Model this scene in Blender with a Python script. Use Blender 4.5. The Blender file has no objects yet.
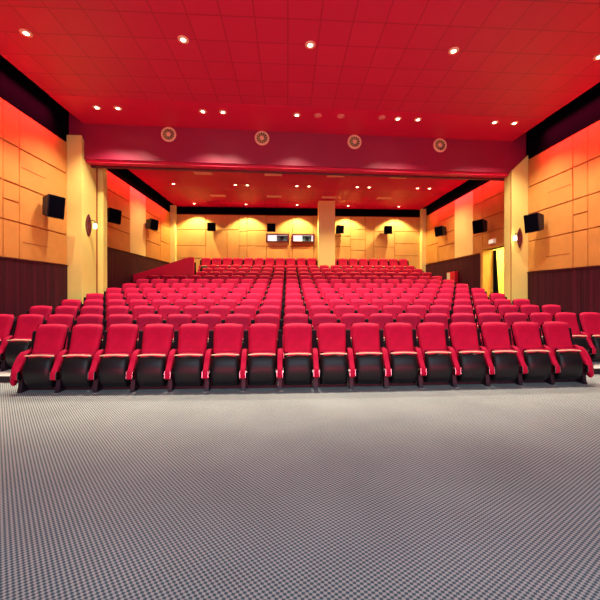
import bpy, bmesh, math, random
from mathutils import Vector
C = bpy.context.scene.collection
SC = bpy.context.scene
PI = math.pi
rnd = random.Random(4)

# ------------------------------------------------------------------ materials
def newmat(name):
    m = bpy.data.materials.new(name); m.use_nodes = True
    return m, m.node_tree, m.node_tree.nodes['Principled BSDF']

def mat(name, col, rough=0.6, metal=0.0, var=0.0, scale=20, bump=0.0, stretch=(1, 1, 1), sheen=0.0, spec=0.5):
    m, nt, b = newmat(name)
    b.inputs['Base Color'].default_value = (*col, 1)
    b.inputs['Roughness'].default_value = rough
    b.inputs['Metallic'].default_value = metal
    b.inputs['Specular IOR Level'].default_value = spec
    if sheen: b.inputs['Sheen Weight'].default_value = sheen
    tc = nt.nodes.new('ShaderNodeTexCoord'); mp = nt.nodes.new('ShaderNodeMapping')
    mp.inputs['Scale'].default_value = stretch
    nz = nt.nodes.new('ShaderNodeTexNoise'); nz.inputs['Scale'].default_value = scale
    nz.inputs['Detail'].default_value = 4
    nt.links.new(tc.outputs['Object'], mp.inputs['Vector']); nt.links.new(mp.outputs['Vector'], nz.inputs['Vector'])
    if var:
        cr = nt.nodes.new('ShaderNodeValToRGB')
        cr.color_ramp.elements[0].position = 0.3; cr.color_ramp.elements[1].position = 0.7
        cr.color_ramp.elements[0].color = (*[max(0, c * (1 - var)) for c in col], 1)
        cr.color_ramp.elements[1].color = (*[min(1, c * (1 + var)) for c in col], 1)
        nt.links.new(nz.outputs['Fac'], cr.inputs['Fac']); nt.links.new(cr.outputs['Color'], b.inputs['Base Color'])
    if bump:
        bp = nt.nodes.new('ShaderNodeBump'); bp.inputs['Strength'].default_value = bump
        bp.inputs['Distance'].default_value = 0.01
        nt.links.new(nz.outputs['Fac'], bp.inputs['Height']); nt.links.new(bp.outputs['Normal'], b.inputs['Normal'])
    return m

def emit(name, col, s):
    m, nt, b = newmat(name)
    b.inputs['Base Color'].default_value = (*col, 1)
    b.inputs['Emission Color'].default_value = (*col, 1)
    b.inputs['Emission Strength'].default_value = s
    return m

RED = mat('red_upholstery', (0.50, 0.001, 0.050), 0.75, var=0.10, scale=9, bump=0.10, spec=0.25)
SHELL = mat('black_plastic', (0.006, 0.010, 0.012), 0.40, var=0.25, scale=5, stretch=(1, 1, 4), spec=.35)
BACK = mat('black_back', (0.008, 0.006, 0.010), 0.7, spec=0.15)
BEIGE = mat('beige_piping', (0.95, 0.80, 0.50), 0.5)
CHROME = mat('chrome_metal', (0.85, 0.85, 0.85), 0.2, metal=1.0)
STEEL = mat('black_steel', (0.012, 0.010, 0.020), 0.45, metal=0.2)
WALLC = mat('ochre_fabric_panel', (0.60, 0.29, 0.065), 0.85, var=0.07, scale=2.5, bump=0.08, spec=0.2)
WALLB = mat('back_wall_panel', (0.66, 0.40, 0.13), 0.8, var=0.10, scale=2.0, stretch=(1, 1, .4), bump=0.05, spec=0.25)
CREAM = mat('pale_panel', (0.93, 0.84, 0.32), 0.8, spec=0.2)
PILLAR = mat('cream_plaster', (0.78, 0.70, 0.20), 0.8, var=0.04, scale=1.5, spec=0.2)
GROOVE = mat('panel_joint', (0.36, 0.08, 0.02), 0.9)
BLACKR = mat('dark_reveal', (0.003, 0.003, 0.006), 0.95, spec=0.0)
CEILR = mat('red_ceiling_panel', (0.60, 0.008, 0.055), 0.38, var=0.06, scale=0.8)
CEILREAR = mat('red_rear_ceiling_panel', (0.56, 0.001, 0.085), 0.6, var=0.06, scale=0.8, spec=0.08)
BEAM = mat('maroon_beam_face', (0.28, 0.010, 0.045), 0.42, var=0.08, scale=0.7)
VENTC = mat('ivory_vent', (0.85, 0.55, 0.32), 0.5)
VENTG = mat('olive_vent_blade', (0.50, 0.42, 0.15), 0.5)
SPK = mat('black_speaker', (0.010, 0.008, 0.014), 0.6)
LAMP = emit('lit_lamp', (1.0, 0.80, 0.55), 14)
OFFL = mat('unlit_lamp', (0.75, 0.25, 0.2), 0.4)
MAROON = mat('maroon_wood', (0.10, 0.006, 0.018), 0.5, var=0.3, scale=8)
DARKCUR = mat('black_velvet', (0.006, 0.006, 0.015), 0.9)
YLIT = mat('lit_passage_wall', (0.95, 0.85, 0.22), 0.8)
WHITE = mat('white_plastic', (0.9, 0.9, 0.85), 0.5)
STEP = mat('spotlit_step', (0.92, 0.90, 0.84), 0.7, var=0.05, scale=6)  # paler than the other tiers: spotlight on the tread put into its colour
REDP = mat('red_painted_panel', (0.82, 0.002, 0.07), 0.5, var=0.05, scale=2)
REDBOX = mat('red_steel', (0.65, 0.01, 0.03), 0.4)

def wainscot_mat():
    m, nt, b = newmat('maroon_slatted_wood')
    tc = nt.nodes.new('ShaderNodeTexCoord'); mp = nt.nodes.new('ShaderNodeMapping')
    mp.inputs['Scale'].default_value = (1, 1, 0.02)
    nz = nt.nodes.new('ShaderNodeTexNoise'); nz.inputs['Scale'].default_value = 14; nz.inputs['Detail'].default_value = 3
    cr = nt.nodes.new('ShaderNodeValToRGB')
    cr.color_ramp.elements[0].position = 0.35; cr.color_ramp.elements[1].position = 0.65
    cr.color_ramp.elements[0].color = (0.026, 0.0015, 0.008, 1); cr.color_ramp.elements[1].color = (0.070, 0.003, 0.018, 1)
    nt.links.new(tc.outputs['Object'], mp.inputs['Vector']); nt.links.new(mp.outputs['Vector'], nz.inputs['Vector'])
    nt.links.new(nz.outputs['Fac'], cr.inputs['Fac']); nt.links.new(cr.outputs['Color'], b.inputs['Base Color'])
    b.inputs['Roughness'].default_value = 0.6; b.inputs['Specular IOR Level'].default_value = 0.25
    return m
WAIN = wainscot_mat()

def carpet_mat():
    m, nt, b = newmat('woven_carpet')
    tc = nt.nodes.new('ShaderNodeTexCoord'); mp = nt.nodes.new('ShaderNodeMapping')
    mp.inputs['Rotation'].default_value = (0, 0, math.radians(10))
    nt.links.new(tc.outputs['Object'], mp.inputs['Vector'])
    sx = nt.nodes.new('ShaderNodeSeparateXYZ'); nt.links.new(mp.outputs['Vector'], sx.inputs[0])
    def sinn(out, k):
        a = nt.nodes.new('ShaderNodeMath'); a.operation = 'MULTIPLY'; a.inputs[1].default_value = k
        s = nt.nodes.new('ShaderNodeMath'); s.operation = 'SINE'
        nt.links.new(out, a.inputs[0]); nt.links.new(a.outputs[0], s.inputs[0]); return s.outputs[0]
    mu = nt.nodes.new('ShaderNodeMath'); mu.operation = 'MULTIPLY'
    nt.links.new(sinn(sx.outputs[0], 2 * PI / 0.036), mu.inputs[0]); nt.links.new(sinn(sx.outputs[1], 2 * PI / 0.030), mu.inputs[1])
    mr = nt.nodes.new('ShaderNodeMapRange'); mr.inputs['From Min'].default_value = -0.35; mr.inputs['From Max'].default_value = 0.35
    nt.links.new(mu.outputs[0], mr.inputs['Value'])
    mx = nt.nodes.new('ShaderNodeMix'); mx.data_type = 'RGBA'
    mx.inputs['A'].default_value = (0.085, 0.15, 0.18, 1); mx.inputs['B'].default_value = (0.58, 0.61, 0.57, 1)
    nt.links.new(mr.outputs['Result'], mx.inputs['Factor'])
    nz = nt.nodes.new('ShaderNodeTexNoise'); nz.inputs['Scale'].default_value = 1.3; nz.inputs['Detail'].default_value = 5
    nt.links.new(tc.outputs['Object'], nz.inputs['Vector'])
    mr2 = nt.nodes.new('ShaderNodeMapRange'); mr2.inputs['From Min'].default_value = .3; mr2.inputs['From Max'].default_value = .7
    mr2.inputs['To Min'].default_value = 0.88; mr2.inputs['To Max'].default_value = 1.05
    nt.links.new(nz.outputs['Fac'], mr2.inputs['Value'])
    ml = nt.nodes.new('ShaderNodeMix'); ml.data_type = 'RGBA'; ml.blend_type = 'MULTIPLY'; ml.inputs['Factor'].default_value = 1
    nt.links.new(mx.outputs['Result'], ml.inputs['A']); nt.links.new(mr2.outputs['Result'], ml.inputs['B'])
    nt.links.new(ml.outputs['Result'], b.inputs['Base Color'])
    b.inputs['Roughness'].default_value = 0.95; b.inputs['Specular IOR Level'].default_value = 0.1
    return m
CARPET = carpet_mat()
TREAD = mat('grey_step_carpet', (0.30, 0.28, 0.27), 0.95, var=0.1, scale=30, spec=0.1)

def tile_mat():
    m, nt, b = newmat('red_ceiling_tiles')
    tc = nt.nodes.new('ShaderNodeTexCoord')
    br = nt.nodes.new('ShaderNodeTexBrick'); br.offset = 0.0; br.squash = 1.0
    br.inputs['Color1'].default_value = (0.50, 0.010, 0.055, 1); br.inputs['Color2'].default_value = (0.54, 0.014, 0.060, 1)
    br.inputs['Mortar'].default_value = (0.34, 0.008, 0.035, 1)
    br.inputs['Scale'].default_value = 1.0; br.inputs['Mortar Size'].default_value = 0.012
    br.inputs['Brick Width'].default_value = 0.6; br.inputs['Row Height'].default_value = 0.6
    nt.links.new(tc.outputs['Object'], br.inputs['Vector']); nt.links.new(br.outputs['Color'], b.inputs['Base Color'])
    b.inputs['Roughness'].default_value = 0.5
    return m
TILES = tile_mat(); TILES_REAR = TILES.copy(); TILES_REAR.name = 'red_rear_ceiling_tiles'
TILES_REAR.node_tree.nodes['Principled BSDF'].inputs['Specular IOR Level'].default_value = 0.08
for n_ in TILES_REAR.node_tree.nodes:
    if n_.type == 'TEX_BRICK':
        n_.inputs['Color1'].default_value = (0.52, 0.002, 0.075, 1); n_.inputs['Color2'].default_value = (0.56, 0.004, 0.085, 1); n_.inputs['Mortar'].default_value = (0.30, 0.002, 0.04, 1)

# ------------------------------------------------------------------ mesh helpers
def obj(name, bm, mats, parent=None, smooth=False, loc=None):
    me = bpy.data.meshes.new(name)
    bmesh.ops.recalc_face_normals(bm, faces=bm.faces)
    bm.to_mesh(me); bm.free()
    for m in (mats if isinstance(mats, (list, tuple)) else [mats]): me.materials.append(m)
    if smooth:
        for p in me.polygons: p.use_smooth = True
    o = bpy.data.objects.new(name, me); C.objects.link(o)
    if parent: o.parent = parent
    if loc: o.location = loc
    return o

def box(bm, x0, x1, y0, y1, z0, z1, mi=0, bev=0.0):
    vs = [bm.verts.new((x, y, z)) for x in (x0, x1) for y in (y0, y1) for z in (z0, z1)]
    idx = [(0, 1, 3, 2), (4, 6, 7, 5), (0, 4, 5, 1), (2, 3, 7, 6), (0, 2, 6, 4), (1, 5, 7, 3)]
    fs = [bm.faces.new([vs[i] for i in f]) for f in idx]
    for f in fs: f.material_index = mi
    if bev:
        es = list({e for f in fs for e in f.edges})
        r = bmesh.ops.bevel(bm, geom=es, offset=bev, segments=2, affect='EDGES', profile=0.5)
        for f in r['faces']: f.material_index = mi
    return vs

def prism(bm, pts, axis, a0, a1, mi=0):
    """extrude the polygon pts (2-D) along axis from a0 to a1"""
    def P(p, a):
        return {'x': (a, p[0], p[1]), 'y': (p[0], a, p[1]), 'z': (p[0], p[1], a)}[axis]
    A = [bm.verts.new(P(p, a0)) for p in pts]; B = [bm.verts.new(P(p, a1)) for p in pts]
    n = len(pts); fs = [bm.faces.new(A), bm.faces.new(B[::-1])]
    for i in range(n): fs.append(bm.faces.new((A[i], B[i], B[(i + 1) % n], A[(i + 1) % n])))
    for f in fs: f.material_index = mi
    return fs

def hexa(bm, lo, hi, mi=0):
    """solid between two quads (4 points each)"""
    A = [bm.verts.new(p) for p in lo]; B = [bm.verts.new(p) for p in hi]
    fs = [bm.faces.new(A), bm.faces.new(B[::-1])]
    for i in range(4): fs.append(bm.faces.new((A[i], B[i], B[(i + 1) % 4], A[(i + 1) % 4])))
    for f in fs: f.material_index = mi

def lathe(bm, prof, n=24, axis='z', mi=0):
    rings = []
    for r, h in prof:
        ring = []
        for i in range(n):
            a = 2 * PI * i / n; c, s = r * math.cos(a), r * math.sin(a)
            ring.append(bm.verts.new({'z': (c, s, h), 'y': (c, h, s), 'x': (h, c, s)}[axis]))
        rings.append(ring)
    for A, B in zip(rings, rings[1:]):
        for i in range(n):
            f = bm.faces.new((A[i], A[(i + 1) % n], B[(i + 1) % n], B[i])); f.material_index = mi
    for R, rev in ((rings[0], True), (rings[-1], False)):
        f = bm.faces.new(R[::-1] if rev else R); f.material_index = mi

def tube(bm, pts, r, n=6, mi=0):
    pts = [Vector(p) for p in pts]; rings = []
    for i, p in enumerate(pts):
        t = (pts[min(i + 1, len(pts) - 1)] - pts[max(i - 1, 0)]).normalized()
        u = t.cross(Vector((0, 0, 1)));
        if u.length < 1e-3: u = Vector((1, 0, 0))
        u.normalize(); v = t.cross(u)
        rings.append([bm.verts.new(p + r * (math.cos(2 * PI * k / n) * u + math.sin(2 * PI * k / n) * v)) for k in range(n)])
    for A, B in zip(rings, rings[1:]):
        for k in range(n): bm.faces.new((A[k], A[(k + 1) % n], B[(k + 1) % n], B[k])).material_index = mi
    bm.faces.new(rings[0][::-1]).material_index = mi; bm.faces.new(rings[-1]).material_index = mi

def cushion(bm, wf, zf, yf, tf, tb, nu=10, nv=10, p=5.0, arch=0.0, bulge=0.0):
    """closed padded slab. wf(v) half-width, zf(v) height, yf(v) centre; tf / tb front and back thickness"""
    F, B = {}, {}
    for j in range(nv + 1):
        v = j / nv
        for i in range(nu + 1):
            u = -1 + 2 * i / nu
            e = (max(0, 1 - abs(u) ** p)) ** (1 / 2.2) * (max(0, 1 - abs(2 * v - 1) ** (p * 2.2))) ** (1 / 2.2)
            x = u * wf(v); z = zf(v) + arch * (1 - u * u) * v; y = yf(v) - bulge * (1 - u * u)
            F[i, j] = bm.verts.new((x, y - tf * e, z))
            B[i, j] = F[i, j] if (i in (0, nu) or j in (0, nv)) else bm.verts.new((x, y + tb * e, z))
    for j in range(nv):
        for i in range(nu):
            bm.faces.new((F[i, j], F[i + 1, j], F[i + 1, j + 1], F[i, j + 1]))
            q = [B[i, j], B[i, j + 1], B[i + 1, j + 1], B[i + 1, j]]
            if len(set(q)) == 4 and not all(a is b for a, b in zip(q, [F[i, j], F[i, j + 1], F[i + 1, j + 1], F[i + 1, j]])):
                bm.faces.new(q)

def thing(name, label, cat, loc=(0, 0, 0), rotz=0, group=None):
    o = bpy.data.objects.new(name, None); C.objects.link(o); o.empty_display_size = 0.1
    o.location = loc; o.rotation_euler = (0, 0, rotz); o['label'] = label; o['category'] = cat
    if group: o['group'] = group
    return o
def tag(o, label, cat, group=None):
    o['label'] = label; o['category'] = cat
    if group: o['group'] = group
    return o
def struct(name, bm, m, label=None, cat=None, smooth=False):
    o = obj(name, bm, m, None, smooth); o['kind'] = 'structure'
    if label: o['label'] = label
    if cat: o['category'] = cat
    return o
def dup(root, loc, rotz, label=None, group=None):
    r = root.copy(); C.objects.link(r); r.location = loc; r.rotation_euler = (0, 0, rotz)
    if label: r['label'] = label
    if group: r['group'] = group
    for ch in list(root.children):
        c = ch.copy(); C.objects.link(c); c.parent = r
        for g in ch.children:
            d = g.copy(); C.objects.link(d); d.parent = c
    return r

# ------------------------------------------------------------------ dimensions (metres; stage end at y<0, back wall at y=18.6)
XL, XR, YB, YF = -6.4, 7.85, 18.6, -2.5
PITCH = 0.55; G0 = -0.12
ROWH = [0.0, 0.09, 0.21, 0.33, 0.48, 0.65, 0.82, 1.01, 1.20, 1.41, 1.64, 1.87, 2.32]
def rowY(k): return 5.0 + k - 1                         # row k = 1..13
def sag(x): return 0.0045 * (x - 0.5) ** 2
ZF, ZR, ZT = 6.46, 6.25, 5.83                            # front ceiling, rear ceiling, top of wall panelling

# ------------------------------------------------------------------ floor and seating tiers
bm = bmesh.new(); box(bm, XL - .3, XR + .3, YF, YB + .3, -0.2, 0.0)
struct('floor', bm, CARPET)
for k in range(2, 14):
    bm = bmesh.new(); z0, z1 = ROWH[k - 2] - (0.0 if k > 2 else 0.0), ROWH[k - 1]
    n = 28; xs = [XL + (XR - XL) * i / n for i in range(n + 1)]
    yb = YB; RZ = z0 + .004 if k < 4 else z1 - .035
    for i in range(n):
        xa, xb = xs[i], xs[i + 1]; ya, yb2 = rowY(k) - .40 + sag(xa), rowY(k) - .40 + sag(xb)
        hexa(bm, [(xa, ya, z0), (xb, yb2, z0), (xb, yb, z0), (xa, yb, z0)], [(xa, ya, z1), (xb, yb2, z1), (xb, yb, z1), (xa, yb, z1)], 0)
        hexa(bm, [(xa, ya - .012, RZ), (xb, yb2 - .012, RZ), (xb, yb2 + .05, RZ), (xa, ya + .05, RZ)],
             [(xa, ya - .012, z1 + .004), (xb, yb2 - .012, z1 + .004), (xb, yb2 + .05, z1 + .004), (xa, ya + .05, z1 + .004)], 1)
    bmesh.ops.remove_doubles(bm, verts=bm.verts, dist=1e-4)
    struct('seating_tier', bm, [STEP if k == 2 else TREAD, STEEL])

# ------------------------------------------------------------------ walls
def panels_x(bm, X, sgn, rects, mi=0, t=0.035, gap=0.007):
    """raised padded panels on a side wall; rect = (y0,y1,z0,z1); sgn=+1 faces +x"""
    for (y0, y1, z0, z1, *mm) in rects:
        m_ = mm[0] if mm else mi
        a = [(X, y0 + gap, z0 + gap), (X, y1 - gap, z0 + gap), (X, y1 - gap, z1 - gap), (X, y0 + gap, z1 - gap)]
        q = .014; b = [(X + sgn * t, y0 + gap + q, z0 + gap + q), (X + sgn * t, y1 - gap - q, z0 + gap + q), (X + sgn * t, y1 - gap - q, z1 - gap - q), (X + sgn * t, y0 + gap + q, z1 - gap - q)]
        hexa(bm, a, b, m_)
def bay(y0, y1, zs, m_=0): return [(y0, y1, a, b, m_) for a, b in zip(zs, zs[1:])]
WIDE = [2.28, 3.15, 4.03, 4.92, ZT]; NARR = [2.28, 3.15, 3.61, 4.03, 4.92, ZT]; REARZ = [3.1, 3.85, 4.45, 5.15, ZT]

def side_wall(name, X, sgn, yfront, yrear, wz, pale, door=None):
    bm = bmesh.new(); out = X - sgn * .3
    x0, x1 = min(X, out), max(X, out)
    if door:
        dy0, dy1, dz0, dz1 = door
        box(bm, x0, x1, YF, dy0, 0, 7.0, 1); box(bm, x0, x1, dy1, YB + .3, 0, 7.0, 1); box(bm, x0, x1, dy0, dy1, dz1, 7.0, 1); box(bm, x0, x1, dy0, dy1, 0, dz0, 1)
    else: box(bm, x0, x1, YF, YB + .3, 0, 7.0, 1)
    R = []; y = yfront; wide = True
    while y > YF + .5:
        w = 1.7 if wide else 0.45
        y2 = max(YF, y - w)
        zs = [wz if z == 2.28 else z for z in (WIDE if wide else NARR)]
        R += bay(y2, y, zs)
        if wide:   # short joints inside the wide panels
            for zz, a, b in ((4.49, .05, .85), (wz + .42, .10, .95)):
                q = X + sgn * .0352; box(bm, min(q, q + sgn * .004), max(q, q + sgn * .004), y2 + a, y2 + b, zz - .008, zz + .008, 1)
        y = y2; wide = not wide
    p0, p1 = pale
    zz = REARZ
    if door:
        R += bay(yrear, door[0] - .08, [door[3] + .1, 3.85, 4.45, 5.15, ZT]) if yrear < door[0] - .3 else []
        R += bay(door[0] - .08, door[1] + .1, [door[3] + .1, 3.85, 4.45, 5.15, ZT]) + bay(door[1] + .1, p0, zz)
    else: R += bay(yrear, p0, zz)
    R += [(p0, p1, zz[0], ZT, 2)]  # pale panel: the spotlight on this bay is put into its colour
    R += bay(p1, p1 + 1.7, zz) + bay(p1 + 1.7, YB, [3.1, 4.1, 5.0, ZT])
    panels_x(bm, X, sgn, R)
    # dark recess above the panelling
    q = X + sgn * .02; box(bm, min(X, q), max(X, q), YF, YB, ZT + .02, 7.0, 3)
    return struct(name, bm, [WALLC, GROOVE, CREAM, BLACKR])
side_wall('wall_left', XL, 1, 9.9, 10.9, 2.28, (13.7, 15.2))
DOOR = (11.45, 12.75, 1.01, 3.2)
side_wall('wall_right', XR, -1, 10.35, 11.0, 2.16, (13.55, 15.1), DOOR)

# timber wainscots
def wains(X, sgn, y0, y1, z1, z0=0.0):
    bm = bmesh.new(); t = .055; n = max(1, int((y1 - y0) / .24)); w = (y1 - y0) / n
    for i in range(n):
        a = y0 + i * w
        box(bm, min(X, X + sgn * t), max(X, X + sgn * t), a + .003, a + w - .003, z0, z1 - .03)
    box(bm, min(X, X + sgn * (t + .02)), max(X, X + sgn * (t + .02)), y0, y1, z1 - .03, z1)
    return bm
n_trim = [0]
def trim(bm, m, label=None, cat=None):
    n_trim[0] += 1; return struct('trim_%d' % n_trim[0], bm, m, label, cat)
trim(wains(XL, 1, YF, 9.88, 2.28), WAIN); trim(wains(XL, 1, 10.8, YB, 3.1), WAIN)
trim(wains(XR, -1, YF, 10.33, 2.16), WAIN); trim(wains(XR, -1, DOOR[1] + .16, YB, 3.06), WAIN)

# back wall
bm = bmesh.new(); box(bm, XL - .3, XR + .3, YB, YB + .3, 0, 7.0, 1)
W1 = (-1.14, 0.0, 4.38, 4.72); W2 = (0.29, 1.43, 4.38, 4.72)
def panels_y(rects):
    for (x0, x1, z0, z1) in rects:
        g, q, t = .007, .014, .035
        a = [(x0 + g, YB, z0 + g), (x1 - g, YB, z0 + g), (x1 - g, YB, z1 - g), (x0 + g, YB, z1 - g)]
        b = [(x0 + g + q, YB - t, z0 + g + q), (x1 - g - q, YB - t, z0 + g + q), (x1 - g - q, YB - t, z1 - g - q), (x0 + g + q, YB - t, z1 - g - q)]
        hexa(bm, a, b, 0)
def col(x0, x1, zs): return [(x0, x1, a, b) for a, b in zip(zs, zs[1:])]
R = col(XL, -4.54, [2.3, 3.4, 4.1, 4.98, ZT]) + col(-4.54, -3.38, [2.3, 4.98, ZT]) + col(-3.38, -2.72, [2.3, 5.0, ZT]) + col(-2.72, -2.28, [2.3, 4.1, 4.9, ZT])
R += col(-2.28, -1.2, [2.3, 4.1, 4.98, ZT]) + col(-1.2, .06, [2.3, 3.4, 4.1, 4.33, ZT][0:4]) + [(-1.2, .06, 4.76, ZT)] + col(.06, .25, [2.3, 4.1, ZT]) + col(.25, 1.47, [2.3, 3.4, 4.1]) + [(.25, 1.47, 4.76, ZT)]
R += col(1.47, 1.72, [2.3, 4.1, ZT]) + col(2.66, 3.55, [2.3, 3.4, 4.1, 4.7, ZT]) + col(3.55, 4.4, [2.3, 3.9, 4.5, 5.1, ZT]) + col(4.4, 4.9, [2.3, ZT]) + col(4.9, 6.1, [2.3, 3.4, 4.1, 4.98, ZT]) + col(6.1, XR, [2.3, 3.6, 4.3, 5.0, ZT])
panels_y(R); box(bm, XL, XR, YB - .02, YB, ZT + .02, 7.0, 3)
struct('wall_back', bm, [WALLB, GROOVE, CREAM, BLACKR])

# projection-room windows
GLASSW = emit('lit_projection_room', (0.95, 0.93, 0.95), 0.9)
TEAL = mat('teal_projector_body', (0.08, 0.22, 0.26), 0.35)
for i, (w, flip) in enumerate(((W1, 0), (W2, 1))):
    x0, x1, z0, z1 = w
    r = thing('window_%d' % (i + 1), '', '', (0, 0, 0)); del r['label']; del r['category']; r['kind'] = 'structure'
    bm = bmesh.new(); b = .07
    for q in ((x0, x1, z1, z1 + b), (x0, x1, z0 - .04, z0), (x0 - b, x0 + .02, z0 - .04, z1 + b), (x1 - .02, x1 + b, z0 - .04, z1 + b)):
        box(bm, q[0], q[1], YB - .16, YB - .02, q[2], q[3])
    obj('window_frame', bm, MAROON, r)
    bm = bmesh.new(); box(bm, x0, x1, YB - .045, YB - .02, z0, z1); obj('lit_pane', bm, GLASSW, r)
    bm = bmesh.new(); px0 = x0 + .52; px1 = x1 - (.02 if not flip else .10)
    box(bm, px0, px1, YB - .075, YB - .046, z0 + .0, z1 - .02, 0)
    c = (px0 + px1) / 2; 
    bmv = len(bm.verts); lathe(bm, [(.11, 0), (.11, -.05), (.07, -.05), (.06, -.02)], 16, 'y', 1)
    bm.verts.ensure_lookup_table()
    for v in bm.verts[bmv:]: v.co += Vector((c, YB - .075, (z0 + z1) / 2))
    obj('projector_port', bm, [TEAL, SHELL], r)

# pilasters beside the beam, columns at the back
def slanted(bm, x0, x1, y0, y1, z, mi=0): box(bm, x0, x1, y0, y1, 0, z, mi)
bm = bmesh.new()
prism(bm, [(9.9, 0), (10.7, 0), (10.7, 5.5), (10.45, 5.5), (9.9, 6.05)], 'x', XL, -5.96)
box(bm, -5.97, -5.955, 10.62, 10.69, 0, 5.45, 1)
box(bm, XL, -5.80, 10.72, 10.95, 0, 5.45)
trim(bm, [PILLAR, GROOVE])
bm = bmesh.new()
prism(bm, [(XR, 0), (7.27, 0), (7.27, 5.45), (XR, 6.0)], 'y', 10.35, 10.72)
box(bm, 7.262, 7.272, 10.36, 10.39, 0, 5.44, 1)
trim(bm, [PILLAR, GROOVE])
bm = bmesh.new(); box(bm, XL, -6.12, YB - .32, YB - .04, 1.8, ZR); trim(bm, CREAM)
bm = bmesh.new(); box(bm, 7.57, XR, YB - .32, YB - .04, 1.8, ZR); trim(bm, CREAM)
bm = bmesh.new(); box(bm, 1.60, 2.44, 16.98, 17.65, 1.87, ZR); trim(bm, CREAM)

# cross beam
def by(x): return 10.0 + .45 * (x - XL) / (XR - XL)
bm = bmesh.new()
hexa(bm, [(XL, by(XL), 5.42), (XR, by(XR), 5.42), (XR, by(XR) + .75, 5.42), (XL, by(XL) + .75, 5.42)],
     [(XL, by(XL), 7.0), (XR, by(XR), 7.0), (XR, by(XR) + .75, 7.0), (XL, by(XL) + .75, 7.0)])
trim(bm, BEAM)
bm = bmesh.new()   # bright lip and dark curtain track under the beam
hexa(bm, [(XL, by(XL) + .06, 5.34), (XR, by(XR) + .06, 5.34), (XR, by(XR) + .30, 5.34), (XL, by(XL) + .30, 5.34)],
     [(XL, by(XL) + .06, 5.42), (XR, by(XR) + .06, 5.42), (XR, by(XR) + .30, 5.42), (XL, by(XL) + .30, 5.42)], 0)
hexa(bm, [(XL, by(XL) + .32, 5.30), (XR, by(XR) + .32, 5.30), (XR, by(XR) + .42, 5.30), (XL, by(XL) + .42, 5.30)],
     [(XL, by(XL) + .32, 5.42), (XR, by(XR) + .32, 5.42), (XR, by(XR) + .42, 5.42), (XL, by(XL) + .42, 5.42)], 1)
trim(bm, [CEILR, MAROON])

# ceilings
def cy(x): return 8.62 + .45 * (x - XL) / (XR - XL)
CXL, CXR = -6.0, 7.35
bm = bmesh.new()
hexa(bm, [(CXL, YF, ZF), (CXR, YF, ZF), (CXR, cy(CXR), ZF), (CXL, cy(CXL), ZF)], [(CXL, YF, ZF + .12), (CXR, YF, ZF + .12), (CXR, cy(CXR), ZF + .12), (CXL, cy(CXL), ZF + .12)], 0)
hexa(bm, [(CXL, cy(CXL), ZF - .01), (CXR, cy(CXR), ZF - .01), (CXR, by(CXR), ZF - .01), (CXL, by(CXL), ZF - .01)], [(CXL, cy(CXL), ZF + .12), (CXR, cy(CXR), ZF + .12), (CXR, by(CXR), ZF + .12), (CXL, by(CXL), ZF + .12)], 1)
box(bm, XL, XR, YF, YB, 7.0, 7.2, 2)
struct('ceiling', bm, [TILES, CEILR, BLACKR])
bm = bmesh.new()
box(bm, XL + .25, XR - .25, 10.6, YB - .06, ZR, ZR + .12, 0)
o = struct('ceiling', bm, [TILES_REAR])
# ribbon of smooth red panels between the light rows at the rear ceiling
bm = bmesh.new(); box(bm, XL + .25, XR - .25, 11.0, 15.05, ZR - .012, ZR - .002, 0); trim(bm, CEILREAR)

# ------------------------------------------------------------------ door on the right wall
r = thing('door_1', '', ''); del r['label']; del r['category']; r['kind'] = 'structure'
bm = bmesh.new(); y0, y1, z0, z1 = DOOR
box(bm, XR - .10, XR + .33, y1 - .02, y1 + .14, z0, z1 + .12); box(bm, XR - .10, XR + .28, y0 - .14, y0, z0, z1 + .12); box(bm, XR - .10, XR + .28, y0, y1, z1, z1 + .12)
obj('door_frame', bm, WALLC, r)
bm = bmesh.new()
box(bm, XR + .3, XR + 2.2, y1 + .25, y1 + .35, z0 - .1, 3.9); box(bm, XR + .3, XR + 2.2, y0 - 1.2, y0 - 1.1, z0 - .1, 3.9)
box(bm, XR + 2.2, XR + 2.3, y0 - 1.2, y1 + .35, z0 - .1, 3.9); box(bm, XR + .3, XR + 2.3, y0 - 1.2, y1 + .35, 3.9, 4.0); box(bm, XR + .0, XR + 2.3, y0 - 1.2, y1 + .35, z0 - .2, z0)
obj('passage', bm, YLIT, r)
# curtain with folds
bm = bmesh.new(); n = 26
def fold(i, z):
    f = i / n; w = .46 - .20 * min(1, max(0, (z - z0) / 2.1))
    return (XR + .36 + .03 * math.sin(f * PI * 9) , y1 + .12 - w * f, z)
rows_ = [z0 + .04 + (z1 - z0 - .08) * j / 8 for j in range(9)]
g = [[bm.verts.new(fold(i, z)) for i in range(n + 1)] for z in rows_]
for j in range(8):
    for i in range(n): bm.faces.new((g[j][i], g[j][i + 1], g[j + 1][i + 1], g[j + 1][i]))
bmesh.ops.solidify(bm, geom=bm.faces[:], thickness=.012)
cur = thing('curtain', 'black curtain drawn aside in the doorway on the right wall', 'curtain', (0, 0, 0))
obj('drape', bm, DARKCUR, cur, True)
bm = bmesh.new(); tube(bm, [(XR + .36, y0 - .1, z1 - .03), (XR + .36, y1 + .24, z1 - .03)], .012); obj('curtain_rod', bm, STEEL, cur)

t = thing('wall_light_box', 'small white box mounted on the wall above the right doorway', 'wall box', (XR - .036, 12.15, 3.34))
bm = bmesh.new(); box(bm, -.10, 0, -.16, .16, 0, .19, 0, .015); obj('housing', bm, WHITE, t)
bm = bmesh.new(); box(bm, -.108, -.101, -.13, .13, .03, .16); obj('lit_face', bm, emit('box_face', (.9, .85, .6), .7), t)

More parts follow.
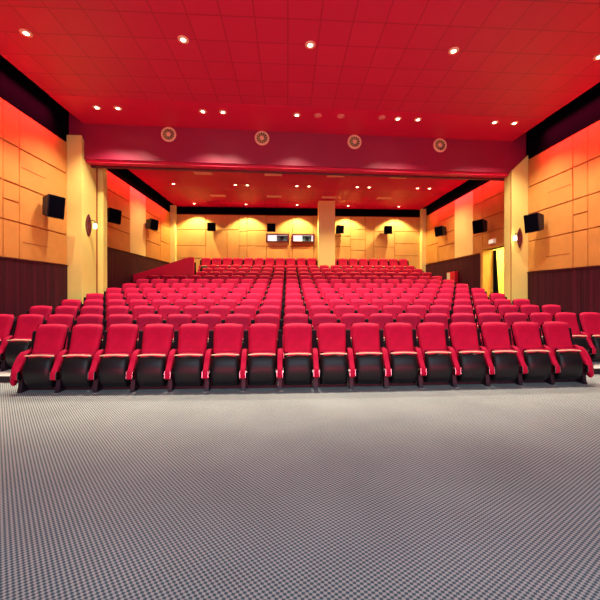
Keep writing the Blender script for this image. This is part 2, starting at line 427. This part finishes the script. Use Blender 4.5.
t = thing('wall_cabinet', 'small red wall box with a pale front panel on the right wall', 'box', (XR - .08, 15.05, 1.645))
bm = bmesh.new(); box(bm, -.16, 0, -.38, .34, 0, .82, 0, .01); obj('cabinet_body', bm, REDBOX, t)
bm = bmesh.new(); box(bm, -.165, -.02, .345, .365, .36, .80); box(bm, -.175, -.162, .05, .33, .36, .79); obj('notice_panel', bm, mat('pale_notice', (.75, .68, .5), .6, var=.3, scale=18), t)

# red parapet by the left rear entrance
bm = bmesh.new()
prism(bm, [(XL + .06, .9), (-3.90, .9), (-3.90, 2.96), (-4.02, 2.97), (-4.12, 2.96), (-4.45, 2.85), (-5.66, 2.44), (XL + .06, 2.24)], 'y', 13.92, 14.03)
tag(obj('parapet_wall', bm, [REDP]), 'red sloping parapet wall beside the left rear entrance steps', 'parapet')['kind'] = 'structure'

bm = bmesh.new(); box(bm, -5.05, -4.64, 16.9, 16.98, 1.87, 3.02); trim(bm, BLACKR)  # black panel put in for the shade of the opening behind the parapet
# ------------------------------------------------------------------ the seat
def make_chair(name):
    t = thing(name, 'red folding cinema seat', 'seat', group='red folding cinema seats')
    # backrest
    bm = bmesh.new()
    cushion(bm, lambda v: .218 + .017 * v - .010 * max(0, (v - .9) / .1) ** 2, lambda v: .44 + .535 * v, lambda v: .15 + .17 * v + .02 * math.sin(v * PI),   .05, .035, 12, 14, 9, arch=.020, bulge=-.012)
    obj('backrest', bm, RED, t, True)
    bm = bmesh.new()
    cushion(bm, lambda v: .212 + .012 * v, lambda v: .36 + .575 * v, lambda v: .20 + .17 * v, .03, .03, 8, 8, 6, arch=.02)
    obj('back_shell', bm, BACK, t, True)
    # tipped-up seat
    bm = bmesh.new()
    cushion(bm, lambda v: .212 - .012 * abs(2 * v - 1), lambda v: .17 + .395 * v, lambda v: .10 - .02 * v, .05, .05, 8, 8, 6, arch=.012)
    obj('seat_cushion', bm, RED, t, True)
    bm = bmesh.new()
    cushion(bm, lambda v: .205 + .012 * math.sin(v * PI), lambda v: .065 + .47 * v, lambda v: .085 - .075 * math.sin(min(1, v * 1.08) * PI * .93), .045, .02, 10, 10, 8, arch=.012, bulge=.015)
    sh = obj('seat_shell', bm, SHELL, t, True)
    bm = bmesh.new()
    tube(bm, [(.206 * u, .043 - .012 * (1 - u * u), .541 + .014 * (1 - u * u)) for u in [i / 6 - 1 for i in range(13)]], .0105)
    obj('piping', bm, BEIGE, t, True)
    bm = bmesh.new(); box(bm, -.30, .240, .165, .185, .0, .24, 0, .004); obj('underseat_dark_panel', bm, STEEL, t)  # added black panel, blocks the lit floor showing under the seat
    return t
def arm_meshes():
    prof = [(.27, .60), (.20, .605), (.14, .59), (.09, .55), (.055, .48), (.03, .41), (-.03, .365), (-.065, .31), (-.07, .25), (-.045, .205), (.0, .20), (.03, .235), (.045, .30), (.075, .35), (.12, .40), (.24, .43)]
    bm = bmesh.new(); fs = prism(bm, prof, 'x', -.038, .038)
    es = [e for f in fs[:2] for e in f.edges]
    bmesh.ops.bevel(bm, geom=es, offset=.014, segments=3, affect='EDGES', profile=.5)
    a = obj('armrest', bm, RED, None, True)
    bm = bmesh.new(); prism(bm, [(.24, .50), (.14, .45), (.08, .30), (.04, .05), (.02, 0), (.26, 0), (.26, .03), (.21, .06), (.22, .40)], 'x', -.030, .030)
    s = obj('standard', bm, STEEL)
    bm = bmesh.new(); prism(bm, [(.275, .44), (.328, .87), (.35, .885), (.375, .87), (.34, .44)], 'x', -.037, .037)
    bmesh.ops.bevel(bm, geom=list(bm.edges), offset=.006, segments=1, affect='EDGES')
    u = obj('back_post', bm, BACK)
    bm = bmesh.new()
    prism(bm, [(-.068, .225), (-.03, .195), (.02, .21), (.03, .30), (-.01, .335), (-.06, .32)], 'x', -.004, .004)
    c = obj('arm_bracket', bm, CHROME)
    bm = bmesh.new(); lathe(bm, [(.012, -.002), (.014, .008), (.008, .016)], 10)
    k = obj('arm_cap', bm, CHROME)
    return a, s, c, k, u
seat0 = make_chair('cinema_seat')
A0, S0, C0, K0, U0 = arm_meshes()
def add_arm(root, side, brk):
    for src, p in ((S0, None), (A0, None), (U0, None)):
        c = src.copy(); C.objects.link(c); c.parent = root; c.location = (side * PITCH / 2, 0, 0)
        if src is A0: arm = c
    if brk:
        for sx in (-1, 1):
            c = C0.copy(); C.objects.link(c); c.parent = arm; c.location = (sx * .042, 0, 0)
        c = K0.copy(); C.objects.link(c); c.parent = arm; c.location = (0, .21, .603)

ORD = ['', 'first', 'second', 'third', 'fourth', 'fifth', 'sixth', 'seventh', 'eighth', 'ninth', 'tenth', 'eleventh', 'twelfth', 'thirteenth']
def nth(n, total, left, right):
    # ordinal counted from the nearer end
    if n == 1: return 'at the left end' if left else 'first from the left'
    if n == total: return 'at the right end'
    if n <= (total + 1) // 2: return '%s from the left end' % ORD[n]
    return '%s from the right end' % ORD[total - n + 1]
ROWN = ['', 'front row', 'second row', 'third row', 'fourth row', 'fifth row', 'sixth row', 'seventh row', 'eighth row', 'ninth row', 'tenth row', 'eleventh row', 'row just before the back', 'back row']
used = False
bm = bmesh.new(); prism(bm, [(.24, .59), (.14, .585), (.07, .53), (.01, .43), (-.03, .33), (-.055, .24), (-.05, .16), (-.02, .115), (.03, .12), (.07, .20), (.10, .29), (.14, .36), (.24, .42)], 'x', -.018, .018)
bmesh.ops.bevel(bm, geom=list(bm.edges), offset=.006, segments=2, affect='EDGES')
E0 = obj('end_panel', bm, RED, None, True)
proto_children = list(seat0.children)
for k in range(1, 14):
    if k == 1: lo, hi = -7, 8
    elif k <= 9: lo, hi = -10, 11
    elif k <= 12: lo, hi = -7, 11
    else: lo, hi = -8, 11
    cols = [i for i in range(lo, hi + 1) if not (k == 13 and i in (3, 4))]; tot = len(cols)
    for n, i in enumerate(cols):
        x = G0 + PITCH * (i + .5); y = rowY(k) + sag(x); z = ROWH[k - 1] + (.001 if k > 1 else 0)
        rz = rnd.uniform(-.008, .008)
        lab = 'red tip-up cinema seat in the %s, %s' % (ROWN[k], nth(n + 1, tot, True, True))
        if not used:
            s = seat0; s.location = (x, y, z); s.rotation_euler = (0, 0, rz); s['label'] = lab; used = True
        else:
            s = seat0.copy(); C.objects.link(s); s.location = (x, y, z); s.rotation_euler = (0, 0, rz); s['label'] = lab
            for ch in proto_children:
                c = ch.copy(); C.objects.link(c); c.parent = s
        s['group'] = 'red tip-up cinema seats in the %s' % ROWN[k]
        add_arm(s, -1, k <= 2)
        if k == 1 and i in (lo, hi):
            c = E0.copy(); C.objects.link(c); c.parent = s; c.location = ((-1 if i == lo else 1) * (PITCH / 2 + .052), 0, 0)
        if i == hi or (k == 13 and i == 2): add_arm(s, 1, k <= 2)
for o in (A0, S0, C0, K0, U0, E0): bpy.data.objects.remove(o)

# low red screen wall behind the back row
bm = bmesh.new()
for (a, b) in ((-4.55, 1.58), (2.46, 6.5)):
    n = 10
    for q in range(n):
        xa, xb = a + (b - a) * q / n, a + (b - a) * (q + 1) / n
        P = [(xa, 17.62 + sag(xa)), (xb, 17.62 + sag(xb)), (xb, 17.70 + sag(xb)), (xa, 17.70 + sag(xa))]
        hexa(bm, [(*p, 2.32) for p in P], [(*p, 3.27) for p in P])
bmesh.ops.remove_doubles(bm, verts=bm.verts, dist=1e-4)
trim(bm, REDP)
# ------------------------------------------------------------------ speakers
def make_speaker(loc, rz, w, h, d, label, group):
    t = thing('wall_speaker', label, 'speaker', loc, rz, group)   # faces local -y, tilted down
    bm = bmesh.new()
    a = .28 * h
    prof = [(0, h * .42), (-d, h * .5), (-d + a * .45, -h * .5), (-.0, -h * .36)]
    fs = prism(bm, prof, 'x', -w / 2, w / 2)
    for v in bm.verts:
        if v.co.y > -.01: v.co.x *= .82
    bmesh.ops.bevel(bm, geom=list(bm.edges), offset=.012, segments=2, affect='EDGES')
    obj('cabinet', bm, SPK, t)
    bm = bmesh.new(); n = Vector((0, -h, -a * .45)).normalized()
    P = [(-w / 2 + .02, -d - .002, h * .5 - .025), (w / 2 - .02, -d - .002, h * .5 - .025), (w / 2 - .02, -d + a * .45 - .012, -h * .5 + .025), (-w / 2 + .02, -d + a * .45 - .012, -h * .5 + .025)]
    hexa(bm, P, [(p[0], p[1] - .012, p[2]) for p in P]); obj('grille', bm, BLACKR, t)
    bm = bmesh.new(); box(bm, -.03, .03, -.02, .16, -.03, .03); box(bm, -.07, .07, .15, .17, -.1, .1); obj('bracket', bm, STEEL, t)
    return t
SG = 'black wall speakers'
make_speaker((XL + .18, 8.98, 3.70), math.radians(66), .42, .58, .32, 'black wall speaker left of the left cream pillar', SG)
make_speaker((XL + .20, 11.80, 4.12), math.radians(70), .50, .50, .32, 'black wall speaker just behind the left cream pillar', SG)
make_speaker((XL + .20, 15.15, 4.52), math.radians(68), .46, .48, .32, 'black wall speaker nearest the left rear corner, on side wall', SG)
make_speaker((XR - .20, 9.70, 3.60), math.radians(-74), .46, .56, .32, 'black wall speaker right of the right cream pillar', SG)
make_speaker((XR - .20, 12.55, 4.06), math.radians(-70), .48, .52, .32, 'black wall speaker above the right doorway', SG)
make_speaker((XR - .20, 15.9, 4.50), math.radians(-68), .50, .48, .32, 'black wall speaker nearest the right rear corner, on side wall', SG)
for x, rz, lb in ((-4.15, .05, 'black speaker on the back wall, leftmost of the four'), (-.90, 0, 'black speaker on the back wall above the left projection window'),
                  (2.88, 0, 'black speaker on the back wall, right beside the cream column'), (5.62, -.1, 'black speaker on the back wall, rightmost of the four')):
    make_speaker((x, YB - .20, 5.06 if x < 2 else 5.00), rz, .46, .46, .30, lb, SG)

# ------------------------------------------------------------------ pillar lamps with dark lens-shaped plates
def sconce(loc, rz, label, hw=.13, side=0):
    t = thing('wall_sconce', label, 'lamp', loc, rz, 'pillar wall lamps')     # faces local -y
    bm = bmesh.new(); n = 10
    pts = []
    for i in range(n + 1):
        a = -1 + 2 * i / n; pts.append((hw * (1 - a * a) ** .9 , .33 * a))
    pts += [(-p[0], p[1]) for p in pts[-2:0:-1]]
    prism(bm, pts, 'y', -.035, 0); obj('back_plate', bm, MAROON, t)
    bm = bmesh.new(); L = Vector((-.19, -.07, 0)) if side else Vector((0, -.20, 0))
    tube(bm, [(0, -.03, .12), L * .6 + Vector((0, -.01, .15)), L + Vector((0, 0, .13))], .012); tube(bm, [L + Vector((0, 0, .13)), L + Vector((0, 0, .05))], .012); obj('arm', bm, STEEL, t)
    bm = bmesh.new(); lathe(bm, [(.03, .06), (.05, .04), (.055, -.07), (.04, -.10)], 14)
    for v in bm.verts: v.co += L
    obj('lamp_shade', bm, emit('sconce_glass', (1, .86, .62), 2.2), t, True)
    li = bpy.data.lights.new('sconce_light', 'POINT'); li.energy = 5; li.color = (1, .75, .4); li.shadow_soft_size = .06
    lo = bpy.data.objects.new('sconce_light', li); C.objects.link(lo); lo.parent = t; lo.location = L * 1.6 + Vector((0, -.05, -.02))
sconce((-5.958, 10.20, 3.50), math.radians(90), 'wall lamp with maroon lens-shaped plate on the left pillar')
sconce((7.53, 10.348, 3.27), 0, 'wall lamp with maroon lens-shaped plate on the right pillar', .085, 1)

# ------------------------------------------------------------------ round vents on the beam
tv = None
for j, (x, lb) in enumerate(((-3.56, 'round ivory air vent on the beam, leftmost of the four'), (-.79, 'round ivory air vent on the beam, second from left'),
                             (2.09, 'round ivory air vent on the beam, second from right'), (4.88, 'round ivory air vent on the beam, rightmost of the four'))):
    loc = (x, by(x) + .0, 6.225)
    if tv is None:
        tv = thing('round_vent', lb, 'vent', loc, math.atan(.45 / (XR - XL)), 'round vents on the beam')
        bm = bmesh.new()
        lathe(bm, [(.17, 0), (.225, 0), (.22, -.02), (.195, -.04), (.17, -.035), (.165, -.005)], 32, 'y'); obj('outer_ring', bm, VENTC, tv, True)
        bm = bmesh.new(); lathe(bm, [(.17, -.004), (.17, -.010)], 24, 'y'); obj('throat', bm, VENTG, tv)
        bm = bmesh.new()
        for q in range(12):
            a = 2 * PI * q / 12; c, s = math.cos(a), math.sin(a); c2, s2 = math.cos(a + .22), math.sin(a + .22)
            hexa(bm, [(.05 * c, -.012, .05 * s), (.165 * c, -.012, .165 * s), (.165 * c2, -.030, .165 * s2), (.05 * c2, -.030, .05 * s2)],
                 [(.05 * c, -.018, .05 * s), (.165 * c, -.018, .165 * s), (.165 * c2, -.036, .165 * s2), (.05 * c2, -.036, .05 * s2)])
        obj('blades', bm, MAROON, tv)
        bm = bmesh.new(); lathe(bm, [(.07, -.01), (.07, -.035), (.03, -.05)], 20, 'y'); obj('hub', bm, VENTC, tv, True)
    else: dup(tv, loc, tv.rotation_euler[2], lb)

# ------------------------------------------------------------------ ceiling vents of the rear ceiling
tv = None; nm = ['leftmost', 'second from left', 'second from right', 'rightmost']
for row, xs, y, rn in ((0, (-3.34, -.59, 1.94, 4.52), 13.24, 'front'), (1, (-3.39, -.68, 2.04, 4.82), 16.29, 'rear')):
    for j, x in enumerate(xs):
        lb = 'rectangular ceiling vent, %s in the %s line over the seats' % (nm[j], rn)
        loc = (x, y, ZR - .012 if row == 0 else ZR)
        if tv is None:
            tv = thing('ceiling_vent', lb, 'vent', loc, 0, 'rectangular ceiling vents')
            bm = bmesh.new()
            for q in ((-.36, .36, -.16, -.12), (-.36, .36, .12, .16), (-.36, -.32, -.12, .12), (.32, .36, -.12, .12)): box(bm, *q, -.03, -.001)
            obj('frame', bm, OFFL, tv)
            bm = bmesh.new()
            for q in range(5): 
                yy = -.10 + q * .05; hexa(bm, [(-.32, yy - .015, -.005), (.32, yy - .015, -.005), (.32, yy - .011, -.002), (-.32, yy - .011, -.002)], [(-.32, yy + .010, -.028), (.32, yy + .010, -.028), (.32, yy + .014, -.025), (-.32, yy + .014, -.025)])
            obj('slats', bm, VENTC, tv)
        else: dup(tv, loc, 0, lb)

# ------------------------------------------------------------------ downlights
SPOTS = []
def make_downlight(lit):
    t = thing('downlight', '', 'ceiling light')
    bm = bmesh.new(); lathe(bm, [(.068, -.001), (.105, -.001), (.105, -.012), (.085, -.022), (.068, -.016)], 20); obj('trim_ring', bm, OFFL if not lit else VENTC, t, True)
    bm = bmesh.new(); lathe(bm, [(.070, -.002), (.070, -.010), (.04, -.018)], 20); obj('bulb', bm, LAMP if lit else OFFL, t, True)
    return t
def spot(parent, energy, col, size, blend, tilt=None, dz=-.06):
    li = bpy.data.lights.new('downlight_beam', 'SPOT'); li.energy = energy; li.color = col
    li.spot_size = math.radians(size); li.spot_blend = blend; li.shadow_soft_size = .05
    lo = bpy.data.objects.new('downlight_beam', li); C.objects.link(lo); lo.parent = parent; lo.location = (0, 0, dz)
    if tilt: lo.rotation_euler = tilt
lit0, off0 = make_downlight(True), make_downlight(False); first = {True: True, False: True}
def downlight(loc, lit, label, group, **kw):
    p = lit0 if lit else off0
    if first[lit]: t = p; t.location = loc; t['label'] = label; t['group'] = group; first[lit] = False; 
    else: t = dup_fix(p, loc, label, group)
    if kw: SPOTS.append((t, kw))
    return t
def dup_fix(p, loc, label, group):
    r = p.copy(); C.objects.link(r); r.location = loc; r['label'] = label; r['group'] = group
    for ch in [c for c in p.children if c.type == 'MESH']:
        c = ch.copy(); C.objects.link(c); c.parent = r
    return r
WARM = (1.0, .72, .42); NEUT = (1.0, .84, .66); YEL = (1.0, .76, .34)
FS = dict(energy=370, col=NEUT, size=112, blend=.7)
FG = 'lit downlights in front of the beam'
fx = [(-5.1, 'leftmost'), (-4.56, 'second from left'), (-2.32, 'third from left'), (-1.78, 'fourth from left'), (.25, 'single one in the middle'),
      (3.13, 'fourth from right'), (3.72, 'third from right'), (6.01, 'second from right'), (6.61, 'rightmost')]
for x, w in fx: downlight((x, 9.2 + .015 * x, ZF - .01), True, 'lit downlight before the beam, %s of the row' % w, FG, **FS)
for x, w in ((.84, 'nearest the middle lamp'), (1.49, 'middle of three'), (2.66, 'beside the lit pair on the right')):
    downlight((x, 9.2, ZF - .01), False, 'unlit ceiling fitting before the beam, %s' % w, 'unlit fittings in front of the beam')
# further row nearer the stage
for x, w in ((-5.0, 'far left'), (-2.05, 'left of centre'), (.45, 'centre'), (3.4, 'right of centre'), (6.55, 'far right')):
    downlight((x, 6.6, ZF), True, 'lit downlight in the tiled ceiling above the carpet, %s' % w, 'downlights above the carpet', energy=(430 if 'far' in w else 1000), tilt=(math.radians(12), 0, 0), col=(1, .84, .66), size=90, blend=.45)
RS = dict(energy=200, col=WARM, size=128, blend=.7)
rx = [(-4.97, 'single one at the left'), (-2.31, 'left lamp of the left pair'), (-1.78, 'right lamp of the left pair'), (.40, 'left lamp of the middle pair'), (.94, 'right lamp of the middle pair'),
      (3.11, 'left lamp of the right pair'), (3.65, 'right lamp of the right pair'), (5.87, 'left lamp of the rightmost pair'), (6.43, 'right lamp of the rightmost pair')]
for x, w in rx: downlight((x, 14.66, ZR - .012), True, 'lit downlight over the seats, %s' % w, 'lit downlights over the seats', **RS)
for x, w in ((-4.97, 'leftmost of the five'), (-2.24, 'second from left'), (.50, 'above the projection windows'), (3.29, 'just right of the column'), (6.1, 'rightmost of the five')):
    downlight((x, 17.86, ZR), True, 'lit downlight along the back wall, %s' % w, 'lit downlights along the back wall', energy=600, col=YEL, size=112, blend=.35)
# added red lamps hidden beside the ceiling, to redden the upper side walls
for X, s, y0, y1 in ((XL, 1, 4.5, 9.2), (XR, -1, 4.5, 9.6), (XL, 1, 11.2, 17.6), (XR, -1, 11.4, 17.6)):
    li = bpy.data.lights.new('added_red_wall_fill', 'AREA'); li.shape = 'RECTANGLE'; li.size = .08; li.size_y = y1 - y0; li.energy = (34 if y0 < 5 else 9) * (y1 - y0); li.spread = math.radians(76); li.color = (1, .02, .08)
    lo = bpy.data.objects.new('added_red_wall_fill', li); C.objects.link(lo); lo.location = (X + s * .36, (y0 + y1) / 2, 6.6 if y0 < 5 else 6.2); lo.rotation_euler = (0, s * math.radians(28), 0)
for t, kw in SPOTS: spot(t, **kw)

def area(name, loc, rot, sx, sy, e, col):
    li = bpy.data.lights.new(name, 'AREA'); li.shape = 'RECTANGLE'; li.size = sx; li.size_y = sy; li.energy = e; li.color = col
    o = bpy.data.objects.new(name, li); C.objects.link(o); o.location = loc; o.rotation_euler = rot; return o
# added fill lamps behind the camera: red on seats and ceiling, cool on carpet
area('added_red_fill', (.7, -2.0, .25), (math.radians(112), 0, 0), 12, .5, 300, (1.0, .08, .13)).data.spread = math.radians(110)
area('added_cool_fill', (.7, -2.2, 4.2), (math.radians(48), 0, 0), 9, 3.0, 270, (.55, .88, 1.0))
li = bpy.data.lights.new('passage_light', 'POINT'); li.energy = 220; li.color = (1, .90, .5); li.shadow_soft_size = .15
lo = bpy.data.objects.new('passage_light', li); C.objects.link(lo); lo.location = (XR + 1.2, 11.6, 3.5)

# ------------------------------------------------------------------ world, camera
w = bpy.data.worlds.new('World'); SC.world = w; w.use_nodes = True
w.node_tree.nodes['Background'].inputs[0].default_value = (0.45, 0.75, 1.0, 1)
w.node_tree.nodes['Background'].inputs[1].default_value = 0.5
cam = bpy.data.cameras.new('Camera'); co = bpy.data.objects.new('Camera', cam); C.objects.link(co)
co.location = (0, 0, 1.48); co.rotation_euler = (math.radians(90), 0, -.055)
cam.sensor_width = 36; cam.lens = 36 * 330 / 600
cam.shift_x = -6 / 600; cam.shift_y = -7 / 600; cam.clip_end = 100
SC.camera = co
SC.view_settings.view_transform = 'Standard'; SC.view_settings.look = 'None'; SC.view_settings.gamma = 1
SC.view_settings.use_curve_mapping = False; SC.view_settings.exposure = 0.0
SC.cycles.use_denoising = True; SC.cycles.max_bounces = 8; SC.cycles.diffuse_bounces = 3
